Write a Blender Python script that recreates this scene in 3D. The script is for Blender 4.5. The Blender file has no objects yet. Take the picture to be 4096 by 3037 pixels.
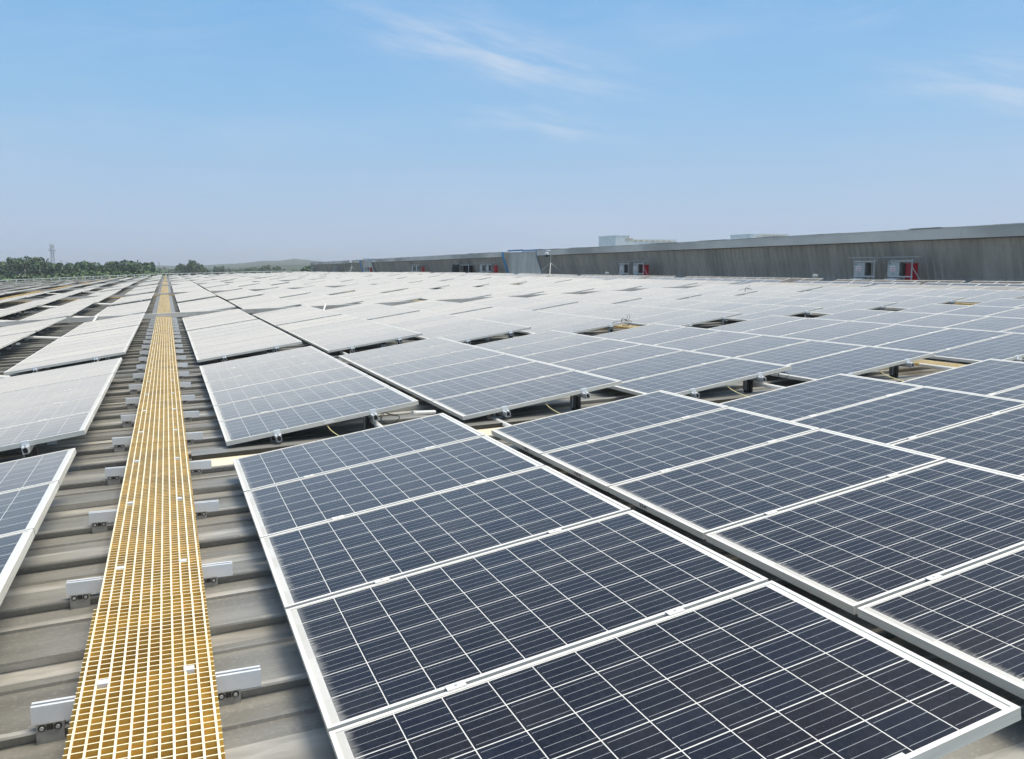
import bpy, math, random
from mathutils import Vector, Matrix, noise as mnoise
R = math.radians
random.seed(7)
S = bpy.context.scene
COL = S.collection

# ------------------------------------------------------------------ camera
PITCH, YAW = 7.267, 21.915
cam = bpy.data.objects.new('camera', bpy.data.cameras.new('camera'))
COL.objects.link(cam)
cam.rotation_euler = (R(90 - PITCH), 0, R(-YAW))
cam.location = (0, 0, 0)
cam.data.sensor_width = 36
cam.data.lens = 30.0146
cam.data.clip_start = 0.05
cam.data.clip_end = 20000
S.camera = cam
S.view_settings.view_transform = 'Standard'
S.view_settings.look = 'None'
S.view_settings.gamma = 1.0
S.view_settings.exposure = 0.85
EXPO = 2 ** 0.85

# ------------------------------------------------------------------ node helper
def lin(*c):
    return tuple(((v/255)/12.92 if v/255 <= .04045 else ((v/255+.055)/1.055)**2.4) for v in c)

class NG:
    def __init__(s, tree):
        s.t = tree; s.n = tree.nodes; s.l = tree.links
    def new(s, typ, **kw):
        nd = s.n.new(typ)
        for k, v in kw.items(): setattr(nd, k, v)
        return nd
    def put(s, sock, v):
        if isinstance(v, bpy.types.NodeSocket): s.l.new(v, sock)
        elif isinstance(v, (tuple, list)):
            v = tuple(v)
            if len(sock.default_value) == 4 and len(v) == 3: v = v + (1,)
            sock.default_value = v
        else: sock.default_value = v
    def m(s, op, a, b=0.0, c=0.0, clamp=False):
        nd = s.new('ShaderNodeMath', operation=op, use_clamp=clamp)
        s.put(nd.inputs[0], a); s.put(nd.inputs[1], b); s.put(nd.inputs[2], c)
        return nd.outputs[0]
    def sm(s, v, a, b):
        nd = s.new('ShaderNodeMapRange', interpolation_type='SMOOTHSTEP')
        s.put(nd.inputs['Value'], v); s.put(nd.inputs['From Min'], a); s.put(nd.inputs['From Max'], b)
        return nd.outputs[0]
    def mix(s, f, a, b):
        nd = s.new('ShaderNodeMix', data_type='RGBA')
        s.put(nd.inputs[0], f); s.put(nd.inputs[6], a); s.put(nd.inputs[7], b)
        return nd.outputs[2]
    def noise(s, vec, scale, detail=3, rough=.5, dims='3D'):
        nd = s.new('ShaderNodeTexNoise', noise_dimensions=dims)
        if vec is not None: s.l.new(vec, nd.inputs['Vector'])
        nd.inputs['Scale'].default_value = scale; nd.inputs['Detail'].default_value = detail
        nd.inputs['Roughness'].default_value = rough
        return nd.outputs[0]
    def sep(s, v):
        nd = s.new('ShaderNodeSeparateXYZ'); s.l.new(v, nd.inputs[0]); return nd.outputs
    def comb(s, x, y, z=0.0):
        nd = s.new('ShaderNodeCombineXYZ')
        for i, v in enumerate((x, y, z)): s.put(nd.inputs[i], v)
        return nd.outputs[0]
    def vm(s, op, a, b):
        nd = s.new('ShaderNodeVectorMath', operation=op)
        s.put(nd.inputs[0], a); s.put(nd.inputs[1], b); return nd.outputs[0]
    def scale(s, a, k):
        nd = s.new('ShaderNodeVectorMath', operation='SCALE')
        s.put(nd.inputs[0], a); s.put(nd.inputs[3], k); return nd.outputs[0]

# ------------------------------------------------------------------ world
SUN_EL, SUN_AZ = 70.0, 106.0       # azimuth clockwise from +y
W = bpy.data.worlds.new('World'); S.world = W; W.use_nodes = True
g = NG(W.node_tree); g.n.clear()
out = g.new('ShaderNodeOutputWorld'); bg = g.new('ShaderNodeBackground')
g.l.new(bg.outputs[0], out.inputs[0])
bg.inputs[1].default_value = 0.1
sky = g.new('ShaderNodeTexSky', sky_type='NISHITA')
sky.sun_disc = False; sky.sun_elevation = R(SUN_EL); sky.sun_rotation = R(SUN_AZ)
sky.dust_density = 2.5; sky.air_density = 1.2
tc = g.new('ShaderNodeTexCoord')
D = tc.outputs['Generated']
dx, dy, dz = g.sep(D)
el = g.m('MULTIPLY', g.m('ARCSINE', dz), 57.2958)
az = g.m('MULTIPLY', g.m('ARCTAN2', dx, dy), 57.2958)
# soft drift so that the colour bands are not perfectly level
wob = g.m('MULTIPLY', g.m('SUBTRACT', g.noise(D, 1.6, 3), .5), 7.0)
elw = g.m('ADD', el, g.m('MULTIPLY', wob, g.sm(el, 0.5, 8.0)))
ramp = g.new('ShaderNodeValToRGB')
g.l.new(g.m('DIVIDE', g.m('ADD', elw, 2.0), 92.0), ramp.inputs[0])
stops = [(-2, (192, 208, 232)), (1.0, (188, 206, 232)), (5, (172, 201, 233)), (10, (149, 194, 234)),
         (17, (124, 181, 232)), (28, (108, 158, 208)), (45, (108, 144, 184)), (75, (160, 172, 184))]
cr = ramp.color_ramp
while len(cr.elements) < len(stops): cr.elements.new(.5)
for e, (p, c) in zip(cr.elements, stops):
    e.position = (p + 2) / 92.0; e.color = tuple(v / EXPO for v in lin(*c)) + (1,)
base = g.scale(ramp.outputs[0], 10.0)
nis = g.mix(0.08, base, sky.outputs[0])
# thin cirrus: a few streaks and a faint veil
def streak(az0, el0, ang, L, Wd, amt, sc):
    a = g.m('SUBTRACT', az, az0); e = g.m('SUBTRACT', el, el0)
    c, s_ = math.cos(R(ang)), math.sin(R(ang))
    u = g.m('ADD', g.m('MULTIPLY', a, c), g.m('MULTIPLY', e, s_))
    v = g.m('SUBTRACT', g.m('MULTIPLY', e, c), g.m('MULTIPLY', a, s_))
    n = g.noise(g.comb(g.m('MULTIPLY', u, .12), g.m('MULTIPLY', v, .9)), sc, 5, .62)
    v2 = g.m('ADD', v, g.m('MULTIPLY', g.m('SUBTRACT', g.noise(g.comb(u, 3.3), .16, 2), .5), 3.0))
    fu = g.m('EXPONENT', g.m('MULTIPLY', g.m('MULTIPLY', g.m('DIVIDE', u, L), g.m('DIVIDE', u, L)), -1.0))
    fv = g.m('EXPONENT', g.m('MULTIPLY', g.m('MULTIPLY', g.m('DIVIDE', v2, Wd), g.m('DIVIDE', v2, Wd)), -1.0))
    return g.m('MULTIPLY', g.m('MULTIPLY', fu, fv), g.m('MULTIPLY', g.sm(n, .32, .74), amt))
cl = streak(20.5, 13.7, -13.5, 8.5, 1.5, .80, .8)
cl = g.m('ADD', cl, streak(24.0, 9.4, -9.0, 5.0, .8, .6, 1.1))
cl = g.m('ADD', cl, streak(50.5, 10.4, -12.0, 5.5, 1.5, .65, .8))
cl = g.m('ADD', cl, streak(43.0, 14.6, 12.0, 3.5, .8, .16, 1.5))
cl = g.m('ADD', cl, streak(0.0, 14.0, 10.0, 9.0, 2.4, .12, 1.2))
veil = g.m('MULTIPLY', g.sm(g.noise(g.vm('MULTIPLY', D, (1.2, 1.2, 5.0)), 2.2, 5, .6), .42, .8), .20)
cl = g.m('ADD', cl, veil, clamp=True)
wht = tuple(v * 10 / EXPO for v in lin(214, 224, 240))
fin = g.mix(cl, nis, wht)
# bright milky glow of the veiled sun, high on the right and outside the frame
sd = (math.sin(R(SUN_AZ))*math.cos(R(SUN_EL)), math.cos(R(SUN_AZ))*math.cos(R(SUN_EL)), math.sin(R(SUN_EL)))
dt = g.new('ShaderNodeVectorMath', operation='DOT_PRODUCT'); g.l.new(D, dt.inputs[0]); dt.inputs[1].default_value = sd
au = g.m('MULTIPLY', g.m('POWER', g.m('MAXIMUM', dt.outputs['Value'], 0.0), 7.0), 13.0)
fin = g.vm('ADD', fin, g.scale(g.comb(1.0, .90, .72), au))
g.l.new(fin, bg.inputs[0])

sun = bpy.data.objects.new('sun', bpy.data.lights.new('sun', 'SUN'))
COL.objects.link(sun)
sun.data.energy = 1.5; sun.data.angle = R(22); sun.data.color = (1.0, .87, .68)
sv = Vector((math.sin(R(SUN_AZ))*math.cos(R(SUN_EL)), math.cos(R(SUN_AZ))*math.cos(R(SUN_EL)), math.sin(R(SUN_EL))))
sun.rotation_euler = sv.to_track_quat('Z', 'Y').to_euler()
sun.location = (5, -5, 30)

# ------------------------------------------------------------------ materials
MAT = {}
def mat(name, col, rough=.6, metal=0.0, var=.12, scale=6.0, dirt=None, dirt_amt=.3, stretch=(1, 1, 1), bump=0.0, spec=.5, sheen=0.0):
    mt = bpy.data.materials.new(name); mt.use_nodes = True
    g = NG(mt.node_tree); b = g.n['Principled BSDF']
    tc = g.new('ShaderNodeTexCoord'); P = g.vm('MULTIPLY', tc.outputs['Object'], stretch)
    n1 = g.noise(P, scale, 5, .6); n2 = g.noise(P, scale * .23, 3, .5)
    lo = tuple(c * (1 - var) for c in col); hi = tuple(min(1, c * (1 + var)) for c in col)
    c = g.mix(g.sm(n1, .3, .7), lo, hi)
    if dirt: c = g.mix(g.m('MULTIPLY', g.sm(n2, .42, .68), dirt_amt), c, dirt)
    g.put(b.inputs['Base Color'], c)
    b.inputs['Roughness'].default_value = rough; b.inputs['Metallic'].default_value = metal
    b.inputs['Specular IOR Level'].default_value = spec
    if sheen: b.inputs['Sheen Weight'].default_value = sheen
    if bump:
        bp = g.new('ShaderNodeBump'); bp.inputs['Strength'].default_value = bump; bp.inputs['Distance'].default_value = .01
        g.l.new(n1, bp.inputs['Height']); g.l.new(bp.outputs[0], b.inputs['Normal'])
    MAT[name] = mt
    return mt

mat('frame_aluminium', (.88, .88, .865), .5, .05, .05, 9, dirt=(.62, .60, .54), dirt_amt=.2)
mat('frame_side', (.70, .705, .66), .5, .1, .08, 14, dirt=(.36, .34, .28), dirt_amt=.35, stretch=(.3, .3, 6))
mat('rail_aluminium', (.60, .63, .65), .38, .45, .06, 12)
mat('bracket_aluminium', (.80, .84, .88), .36, .15, .04, 12)
mat('galvanised_steel', (.50, .53, .54), .45, .35, .12, 20)
mat('foot_steel', (.36, .37, .37), .45, .5, .15, 30)
mat('dark_parts_and_shade', (.05, .05, .045), .5, .4, .2, 40)  # for bolts and dark fittings, and as painted shade in gaps
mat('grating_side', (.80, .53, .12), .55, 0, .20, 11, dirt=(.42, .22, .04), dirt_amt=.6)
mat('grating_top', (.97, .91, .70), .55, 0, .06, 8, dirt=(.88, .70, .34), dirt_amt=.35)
mat('grating_far', (.86, .58, .17), .6, 0, .10, 5, dirt=(.55, .36, .12), dirt_amt=.3)
mat('cream_flashing', (.78, .71, .56), .6, 0, .08, 3, dirt=(.5, .4, .26), dirt_amt=.4)
mat('white_pipe', (.85, .85, .82), .35, 0, .03, 6)
mat('black_cable', (.012, .012, .013), .45, 0, .1, 10)
mat('yellow_wire', (.75, .70, .36), .45, 0, .1, 10)
mat('tray_grey', (.66, .64, .59), .5, .2, .10, 2.5, dirt=(.22, .20, .17), dirt_amt=.4, stretch=(1, 1, 3))
mat('wall_sheet', (.42, .39, .335), .55, .1, .14, 1.4, dirt=(.24, .23, .20), dirt_amt=.5, stretch=(1, 1.6, .35))
mat('wall_light', (.62, .59, .52), .6, 0, .10, 1.6, dirt=(.24, .24, .22), dirt_amt=.4, stretch=(1, 1.6, .35))
mat('fascia_grey', (.70, .665, .59), .6, 0, .08, 1.2, dirt=(.20, .20, .185), dirt_amt=.5, stretch=(1, .5, 1))
mat('cap_white', (.72, .74, .72), .6, 0, .12, 1.0, dirt=(.15, .15, .14), dirt_amt=.8)
mat('blue_trim', (.05, .25, .50), .5, 0, .15, 5)
mat('white_sheet', (.80, .80, .77), .5, 0, .05, 4, dirt=(.5, .49, .45), dirt_amt=.3)
mat('cabinet_grey', (.52, .53, .50), .5, .05, .06, 8)
mat('cabinet_dark', (.12, .12, .11), .6, 0, .2, 10)
mat('sticker_white', (.85, .85, .85), .5, 0, .02, 8)
mat('sticker_red', (.6, .03, .05), .5, 0, .05, 8)
mat('red_paint', (.42, .010, .025), .4, 0, .12, 5)
mat('camera_white', (.85, .86, .88), .35, 0, .03, 5)
mat('camera_black', (.01, .01, .012), .15, 0, .1, 5)
mat('tarp_green', (.014, .03, .022), .7, 0, .4, 9, bump=.5)
mat('dark_inside', (.004, .004, .004), .9, 0, .2, 2)
mat('rail_white', (.62, .65, .66), .5, 0, .06, 3)
mat('trunk_bark', (.10, .085, .065), .85, 0, .3, 6)
mat('leaf_dark', (.040, .085, .045), .65, 0, .45, .35, dirt=(.09, .15, .05), dirt_amt=.5)
mat('leaf_mid', (.055, .115, .045), .65, 0, .45, .35, dirt=(.12, .19, .05), dirt_amt=.5)
mat('leaf_bright', (.085, .16, .05), .65, 0, .4, .3, dirt=(.13, .20, .06), dirt_amt=.5)
mat('blossom_white', (.7, .68, .64), .8, 0, .15, 1)
mat('roof_crest_highlight', (.44, .44, .42), .45, .1, .25, 3, dirt=(.26, .25, .22), dirt_amt=.7, stretch=(1, 4, 1))  # lighter bands paint a highlight along the rib crests
mat('ground_green', (.07, .10, .045), .9, 0, .4, .02)
mat('hill_green', (.045, .07, .045), .9, 0, .3, .004)
mat('tower_steel', (.42, .44, .46), .6, .2, .1, 1)
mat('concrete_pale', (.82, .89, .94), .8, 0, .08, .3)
mat('beige_plaster', (.62, .50, .36), .8, 0, .12, .3)
mat('window_dark', (.05, .06, .08), .3, 0, .1, 1)
mat('ink_dark', (.05, .045, .035), .8, 0, .1, 10)

# roof sheet: coated steel, dusty, streaked along the ribs
def roof_material():
    mt = bpy.data.materials.new('roof_sheet'); mt.use_nodes = True
    g = NG(mt.node_tree); b = g.n['Principled BSDF']
    P = g.new('ShaderNodeTexCoord').outputs['Object']
    n1 = g.noise(g.vm('MULTIPLY', P, (.7, 5, 1)), 1.6, 6, .65)
    n2 = g.noise(g.vm('MULTIPLY', P, (.9, 1.1, 1)), 1.1, 4, .55)
    n3 = g.noise(P, 60, 2, .6)
    c = g.mix(g.sm(n1, .28, .72), (.195, .198, .190), (.315, .318, .302))
    c = g.mix(g.m('MULTIPLY', g.sm(n2, .45, .72), .55), c, (.155, .148, .130))
    c = g.mix(g.m('MULTIPLY', g.sm(n3, .5, .75), .4), c, (.42, .42, .39))
    g.put(b.inputs['Base Color'], c)
    b.inputs['Roughness'].default_value = .5; b.inputs['Metallic'].default_value = .12
    MAT['roof_sheet'] = mt
roof_material()

# photovoltaic glass: UV in metres, each panel shifted by 2 m in u
CELL, CELLY = .156, .1595
def pv_material(name, dustk=1.0):
    mt = bpy.data.materials.new(name); mt.use_nodes = True
    g = NG(mt.node_tree); b = g.n['Principled BSDF']
    uv = g.new('ShaderNodeUVMap'); uv.uv_map = 'UVMap'
    U, V, _ = g.sep(uv.outputs[0])
    pid = g.m('FLOOR', g.m('DIVIDE', U, 2.0))
    u = g.m('SUBTRACT', U, g.m('MULTIPLY', pid, 2.0))
    mx, my = .040, .0175
    a = g.m('DIVIDE', g.m('SUBTRACT', u, mx), CELL); c = g.m('DIVIDE', g.m('SUBTRACT', V, my), CELLY)
    fa = g.m('FRACT', a); fc = g.m('FRACT', c)
    def line(fr, t):      # 1 near 0/1 of the cell
        return g.m('GREATER_THAN', g.m('ABSOLUTE', g.m('SUBTRACT', fr, .5)), .5 - t)
    ln = g.m('MAXIMUM', line(fa, .0105), line(fc, .0135))
    ins = g.m('MULTIPLY', g.m('MULTIPLY', g.m('GREATER_THAN', a, 0.0), g.m('LESS_THAN', a, 10.0)),
              g.m('MULTIPLY', g.m('GREATER_THAN', c, 0.0), g.m('LESS_THAN', c, 6.0)))
    bus = g.m('FRACT', g.m('MULTIPLY', fc, 4.0))
    busl = g.m('LESS_THAN', g.m('ABSOLUTE', g.m('SUBTRACT', bus, .5)), .021)
    # the ribbons stop a little short of one end of every cell
    stag = g.m('GREATER_THAN', fa, .055)
    busl = g.m('MULTIPLY', busl, stag)
    fing = g.m('MULTIPLY', g.m('ADD', g.m('SINE', g.m('MULTIPLY', fa, 500.0)), 1.0), .5)
    oi = g.new('ShaderNodeObjectInfo')
    wn = g.new('ShaderNodeTexWhiteNoise', noise_dimensions='4D')
    g.l.new(g.comb(g.m('FLOOR', a), g.m('FLOOR', c), pid), wn.inputs['Vector'])
    g.l.new(g.m('MULTIPLY', oi.outputs['Random'], 40.0), wn.inputs['W'])
    r1, r2, r3 = g.sep(wn.outputs['Color'])
    off = g.comb(g.m('MULTIPLY', oi.outputs['Random'], 53.0), g.m('MULTIPLY', oi.outputs['Random'], 17.0))
    P = g.vm('ADD', uv.outputs[0], off)
    grain = g.noise(g.vm('MULTIPLY', P, (1, .6, 1)), 55, 4, .65)
    navy = g.mix(r1, (.0036, .0046, .0115), (.0080, .0072, .0115))
    navy = g.mix(g.m('MULTIPLY', g.sm(r2, .55, 1.0), .6), navy, (.006, .010, .025))
    navy = g.mix(g.m('MULTIPLY', g.sm(grain, .42, .66), .55), navy, (.018, .019, .034))
    cellc = g.mix(g.m('MULTIPLY', busl, .62), navy, (.62, .66, .70))
    cc = g.mix(ln, cellc, (.80, .81, .80))
    cc = g.mix(ins, (.80, .81, .79), cc)
    # dust: specks, a film, and a feathered drift along the low (left) edge
    sp = g.noise(P, 230, 2, .5); spk = g.m('MULTIPLY', g.sm(sp, .70, .80), .75)
    film = g.m('MULTIPLY', g.sm(g.noise(P, 3.2, 5, .6), .35, .75), .022)
    fr = g.noise(g.vm('MULTIPLY', P, (.5, 3.0, 1)), 26, 4, .7)
    edge = g.m('SUBTRACT', g.m('ADD', .035, g.m('MULTIPLY', fr, .075)), u)
    drift = g.m('MULTIPLY', g.sm(edge, 0.0, .045), g.m('ADD', .35, g.m('MULTIPLY', r3, .45)))
    bird = g.m('MULTIPLY', g.sm(g.noise(P, 17, 2, .5), .775, .80), .85)
    spk = g.m('MAXIMUM', spk, bird)
    dust = g.m('MAXIMUM', g.m('ADD', spk, g.m('ADD', film, .003)), drift, clamp=True)
    cc = g.mix(dust, cc, (.50, .50, .48))
    # film of dust, whiter at a slant; colour also stands in for reflected sky
    ge = g.new('ShaderNodeNewGeometry'); dt = g.new('ShaderNodeVectorMath', operation='DOT_PRODUCT')
    g.l.new(ge.outputs['Normal'], dt.inputs[0]); g.l.new(ge.outputs['Incoming'], dt.inputs[1])
    cosv = g.m('MAXIMUM', g.m('ABSOLUTE', dt.outputs['Value']), .01)
    slab = g.m('SUBTRACT', 1.0, g.m('EXPONENT', g.m('MULTIPLY', g.m('POWER', g.m('DIVIDE', g.m('ADD', .122, g.m('MULTIPLY', film, .4)), cosv), 3.0), -1.0)))
    w2 = g.new('ShaderNodeTexWhiteNoise', noise_dimensions='2D')
    g.l.new(g.comb(pid, g.m('MULTIPLY', oi.outputs['Random'], 91.0)), w2.inputs['Vector'])
    wash = g.noise(g.vm('MULTIPLY', P, (1.0, .35, 1)), 2.4, 4, .6)
    slab = g.m('MULTIPLY', slab, g.m('ADD', .66, g.m('ADD', g.m('MULTIPLY', w2.outputs['Value'], .14), g.m('MULTIPLY', wash, .16))))
    g.put(b.inputs['Base Color'], cc)
    b.inputs['IOR'].default_value = 1.32     # anti-reflection coated glass
    g.put(b.inputs['Roughness'], g.m('ADD', .10, g.m('MULTIPLY', dust, .4)))
    df = g.new('ShaderNodeBsdfDiffuse'); df.inputs['Color'].default_value = (.61, .60, .58, 1)
    ms = g.new('ShaderNodeMixShader'); g.l.new(slab, ms.inputs[0]); g.l.new(b.outputs[0], ms.inputs[1]); g.l.new(df.outputs[0], ms.inputs[2])
    g.l.new(ms.outputs[0], g.n['Material Output'].inputs['Surface'])
    MAT[name] = mt
pv_material('photovoltaic_glass')

# ------------------------------------------------------------------ mesh builder
class MB:
    def __init__(s):
        s.v = []; s.f = []; s.m = []; s.uv = {}; s.mats = []
    def mi(s, m):
        if m not in s.mats: s.mats.append(m)
        return s.mats.index(m)
    def face(s, pts, m, uv=None):
        i = len(s.v); s.v.extend([tuple(p) for p in pts]); s.f.append(tuple(range(i, i + len(pts))))
        s.m.append(s.mi(m))
        if uv: s.uv[len(s.f) - 1] = uv
    def box(s, x0, x1, y0, y1, z0, z1, m, top=None, side=None, skip=''):
        i = len(s.v)
        s.v += [(x0,y0,z0),(x1,y0,z0),(x1,y1,z0),(x0,y1,z0),(x0,y0,z1),(x1,y0,z1),(x1,y1,z1),(x0,y1,z1)]
        F = {'b': (0,3,2,1), 't': (4,5,6,7), 'f': (0,1,5,4), 'r': (1,2,6,5), 'k': (2,3,7,6), 'l': (3,0,4,7)}
        for k, q in F.items():
            if k in skip: continue
            s.f.append(tuple(i + j for j in q))
            s.m.append(s.mi(top if (k == 't' and top) else (side if (k in 'frkl' and side) else m)))
    def bar(s, p, q, r, m, n=6, r2=None):
        p, q = Vector(p), Vector(q); d = (q - p).normalized()
        a = d.orthogonal().normalized(); b = d.cross(a); r2 = r if r2 is None else r2
        i = len(s.v)
        for c, rr in ((p, r), (q, r2)):
            for k in range(n):
                t = 2 * math.pi * k / n
                s.v.append(tuple(c + rr * (math.cos(t) * a + math.sin(t) * b)))
        for k in range(n):
            s.f.append((i + k, i + (k + 1) % n, i + n + (k + 1) % n, i + n + k)); s.m.append(s.mi(m))
        s.f.append(tuple(i + k for k in reversed(range(n)))); s.m.append(s.mi(m))
        s.f.append(tuple(i + n + k for k in range(n))); s.m.append(s.mi(m))
    def tube(s, pts, r, m, n=6):
        for a, b in zip(pts[:-1], pts[1:]): s.bar(a, b, r, m, n)
    def mesh(s, name):
        me = bpy.data.meshes.new(name); me.from_pydata(s.v, [], s.f)
        for k in s.mats: me.materials.append(MAT[k])
        me.polygons.foreach_set('material_index', s.m)
        if s.uv:
            ul = me.uv_layers.new(name='UVMap')
            for fi, uvs in s.uv.items():
                for li, c in zip(me.polygons[fi].loop_indices, uvs): ul.data[li].uv = c
        me.update(); return me
    def build(s, name, parent=None, loc=(0, 0, 0)):
        return link(name, s.mesh(name), parent, loc)

def link(name, me, parent=None, loc=(0, 0, 0), rot=None):
    o = bpy.data.objects.new(name, me); COL.objects.link(o)
    if parent: o.parent = parent
    o.location = loc
    if rot: o.rotation_euler = rot
    return o
def tag(o, label=None, cat=None, group=None, kind=None):
    if label: o['label'] = label
    if cat: o['category'] = cat
    if group: o['group'] = group
    if kind: o['kind'] = kind
    return o
def empty(name, loc, label, cat, group=None):
    o = bpy.data.objects.new(name, None); COL.objects.link(o); o.location = loc
    o.empty_display_size = .2
    return tag(o, label, cat, group)
def lerp_knots(K, x):
    if x <= K[0][0]: return K[0][1]
    for (a, b), (c, d) in zip(K[:-1], K[1:]):
        if x <= c: return b + (d - b) * (x - a) / (c - a)
    return K[-1][1]

# projection test, used only to leave out arrays the photograph cannot show
_cp, _sp, _cy, _sy = math.cos(R(PITCH)), math.sin(R(PITCH)), math.cos(R(YAW)), math.sin(R(YAW))
def px(x, y, z):
    r = x*_cy - y*_sy; f = x*_sy + y*_cy
    d = f*_cp - z*_sp; up = f*_sp + z*_cp
    if d < .05: return None
    return 512 + r/d*853.75, 379.5 - up/d*853.75

# ------------------------------------------------------------------ roof
YK = [(-8, -1.52), (3, -1.505), (30, -1.49), (51, -1.42), (74, -1.30), (97, -1.24), (121, -1.216), (145, -1.186), (175, -1.08)]
XK = [(-46, -2.00), (-30, -1.25), (-10, -.38), (-2.7, -.092), (-.15, 0), (2, .075), (8.1, .275), (16.7, .63), (19.3, .73), (21.4, .77), (22.1, .67), (25.5, .62), (27.6, .60)]
def roof_z(x, y):
    s = lerp_knots(XK, x)
    if x > 0: s *= 1 - .38 * min(1, max(0, (y - 60) / 115))
    return lerp_knots(YK, y) + s
RIB = .6175
RIB0 = 3.062
XS = [-46, -38, -30, -24, -18, -14, -10, -7, -4.5, -2.7, -1, -.15, .8, 2, 4, 6, 8.1, 10, 12.5, 15, 16.7, 19.3, 21.4, 22.1, 23.5, 25.5, 27.0]
Y_END = 173.2
def build_roof():
    prof = []      # (y, dz) across one rib pitch, near to far
    k0 = int((-7 - RIB0) / RIB); k1 = int((Y_END - RIB0) / RIB)
    for k in range(k0, k1):
        y = RIB0 + k * RIB
        prof += [(y + .012, -.044), (y, -.010), (y + .003, -.002), (y + .024, 0.0), (y + .06, -.022), (y + .30, -.040), (y + .425, -.044), (y + .429, -.032), (y + .448, -.033), (y + .52, -.047)]
    V = []; F = []
    nx = len(XS)
    for (y, dzz) in prof:
        for x in XS: V.append((x, y, roof_z(x, y) + dzz))
    for j in range(len(prof) - 1):
        for i in range(nx - 1):
            a = j * nx + i; F.append((a, a + 1, a + nx + 1, a + nx))
    me = bpy.data.meshes.new('roof'); me.from_pydata(V, [], F); me.materials.append(MAT['roof_sheet']); me.materials.append(MAT['roof_crest_highlight'])
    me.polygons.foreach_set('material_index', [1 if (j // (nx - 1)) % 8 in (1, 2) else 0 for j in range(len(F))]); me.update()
    tag(link('roof', me), kind='structure')
build_roof()

# cream ridge flashing laid across the ribs right of the walkway
def flashing():
    m = MB(); y0, y1 = 6.775, 7.03
    xs = [.12, .8, 2, 4, 6, 8, 10, 14, 18, 22, 26]
    for a, b in zip(xs[:-1], xs[1:]):
        za, zb = roof_z(a, 6.9), roof_z(b, 6.9)
        m.face([(a, y0, za + .006), (b, y0, zb + .006), (b, y1, zb + .012), (a, y1, za + .012)], 'cream_flashing')
        m.face([(a, y0, za - .03), (b, y0, zb - .03), (b, y0, zb + .006), (a, y0, za + .006)], 'frame_aluminium')
        m.face([(a, y1 + .004, za + .05), (b, y1 + .004, zb + .05), (b, y1 + .30, zb + .035), (a, y1 + .30, za + .035)], 'roof_sheet')
        m.face([(a, y1 + .004, za - .02), (b, y1 + .004, zb - .02), (b, y1 + .004, zb + .05), (a, y1 + .004, za + .05)], 'dark_parts_and_shade')  # dark face paints the shade of the gap under the raised sheet
    o = m.build('roof_flashing')
    tag(o, 'cream coloured metal flashing strip lying across the grey roof between the first two arrays', 'flashing')
flashing()

# ------------------------------------------------------------------ solar arrays
PW, PH, PT, PITCHP = 1.64, .992, .036, 1.012
TILT = 8.66
def panel_mesh(n, ids, name, frame=True, glass=True, lip=.0155):
    m = MB()
    for k in range(n):
        y = k * PITCHP; pid = ids + k
        if glass:
            x0, x1, a, b = lip, PW - lip, y + lip, y + PH - lip
            m.face([(x0, a, -.003), (x1, a, -.003), (x1, b, -.003), (x0, b, -.003)], 'photovoltaic_glass',
                   [(2*pid + x0, lip), (2*pid + x1, lip), (2*pid + x1, PH - lip), (2*pid + x0, PH - lip)])
            m.face([(x0, a, -.010), (x0, b, -.010), (x1, b, -.010), (x1, a, -.010)], 'white_sheet')
        if frame:
            for (x0, x1, y0, y1) in ((0, lip, y, y + PH), (PW - lip, PW, y, y + PH), (lip, PW - lip, y, y + lip), (lip, PW - lip, y + PH - lip, y + PH)):
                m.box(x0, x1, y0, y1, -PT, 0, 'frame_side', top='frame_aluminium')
    return m.mesh(name)
PANEL_GLASS = panel_mesh(1, 0, 'panel', frame=False)
PANEL_FRAME = panel_mesh(1, 0, 'panel_frame', glass=False)
PANEL_FULL = panel_mesh(1, 0, 'panel')
FAR = {}
def far_mesh(n):
    if n not in FAR: FAR[n] = panel_mesh(n, 0, 'far_panels')
    return FAR[n]

def channel(m, x, y0, y1, z1, w=.042, h=.046, mt='rail_aluminium'):
    t = .004; x0, x1 = x - w/2, x + w/2; z0 = z1 - h
    m.box(x0, x0 + t, y0, y1, z0, z1, mt); m.box(x1 - t, x1, y0, y1, z0, z1, mt)
    m.box(x0 + t, x1 - t, y0, y1, z0, z0 + t, mt)
    m.box(x0 + t, x0 + .013, y0, y1, z1 - t, z1, mt); m.box(x1 - .013, x1 - t, y0, y1, z1 - t, z1, mt)
    m.box(x0 + t, x1 - t, y0 + .02, y1 - .02, z0 + t + .002, z1 - .012, 'dark_parts_and_shade')  # near-black fill stands in for the shade inside the channel
RX = (.41, 1.23)
def rail_mesh(L, name='mounting_rail'):
    m = MB(); channel(m, 0, -.07, L + .03, 0); return m.mesh(name)
def clamp_mid():
    m = MB(); m.box(-.032, .032, -.006, .028, .001, .004, 'frame_aluminium'); m.bar((0, .010, .004), (0, .010, .0055), .006, 'rail_aluminium', 6); return m.mesh('mid_clamp')
def clamp_end():
    m = MB(); m.box(-.026, .026, -.005, .022, .001, .005, 'bracket_aluminium')
    m.box(-.026, .026, -.005, -.001, -.052, .001, 'bracket_aluminium')
    m.box(-.026, .026, -.040, -.005, -.037, -.033, 'bracket_aluminium')
    m.bar((0, -.022, -.033), (0, -.022, -.022), .009, 'galvanised_steel', 6); return m.mesh('end_clamp')
MIDC, ENDC = clamp_mid(), clamp_end()
def short_foot():
    m = MB(); m.box(-.045, .035, -.018, .018, -.028, .030, 'bracket_aluminium')
    m.box(-.045, -.039, -.018, .018, .030, .075, 'bracket_aluminium')
    m.bar((-.030, -.024, .010), (-.030, -.016, .010), .010, 'foot_steel', 8); return m.mesh('short_foot')
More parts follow.
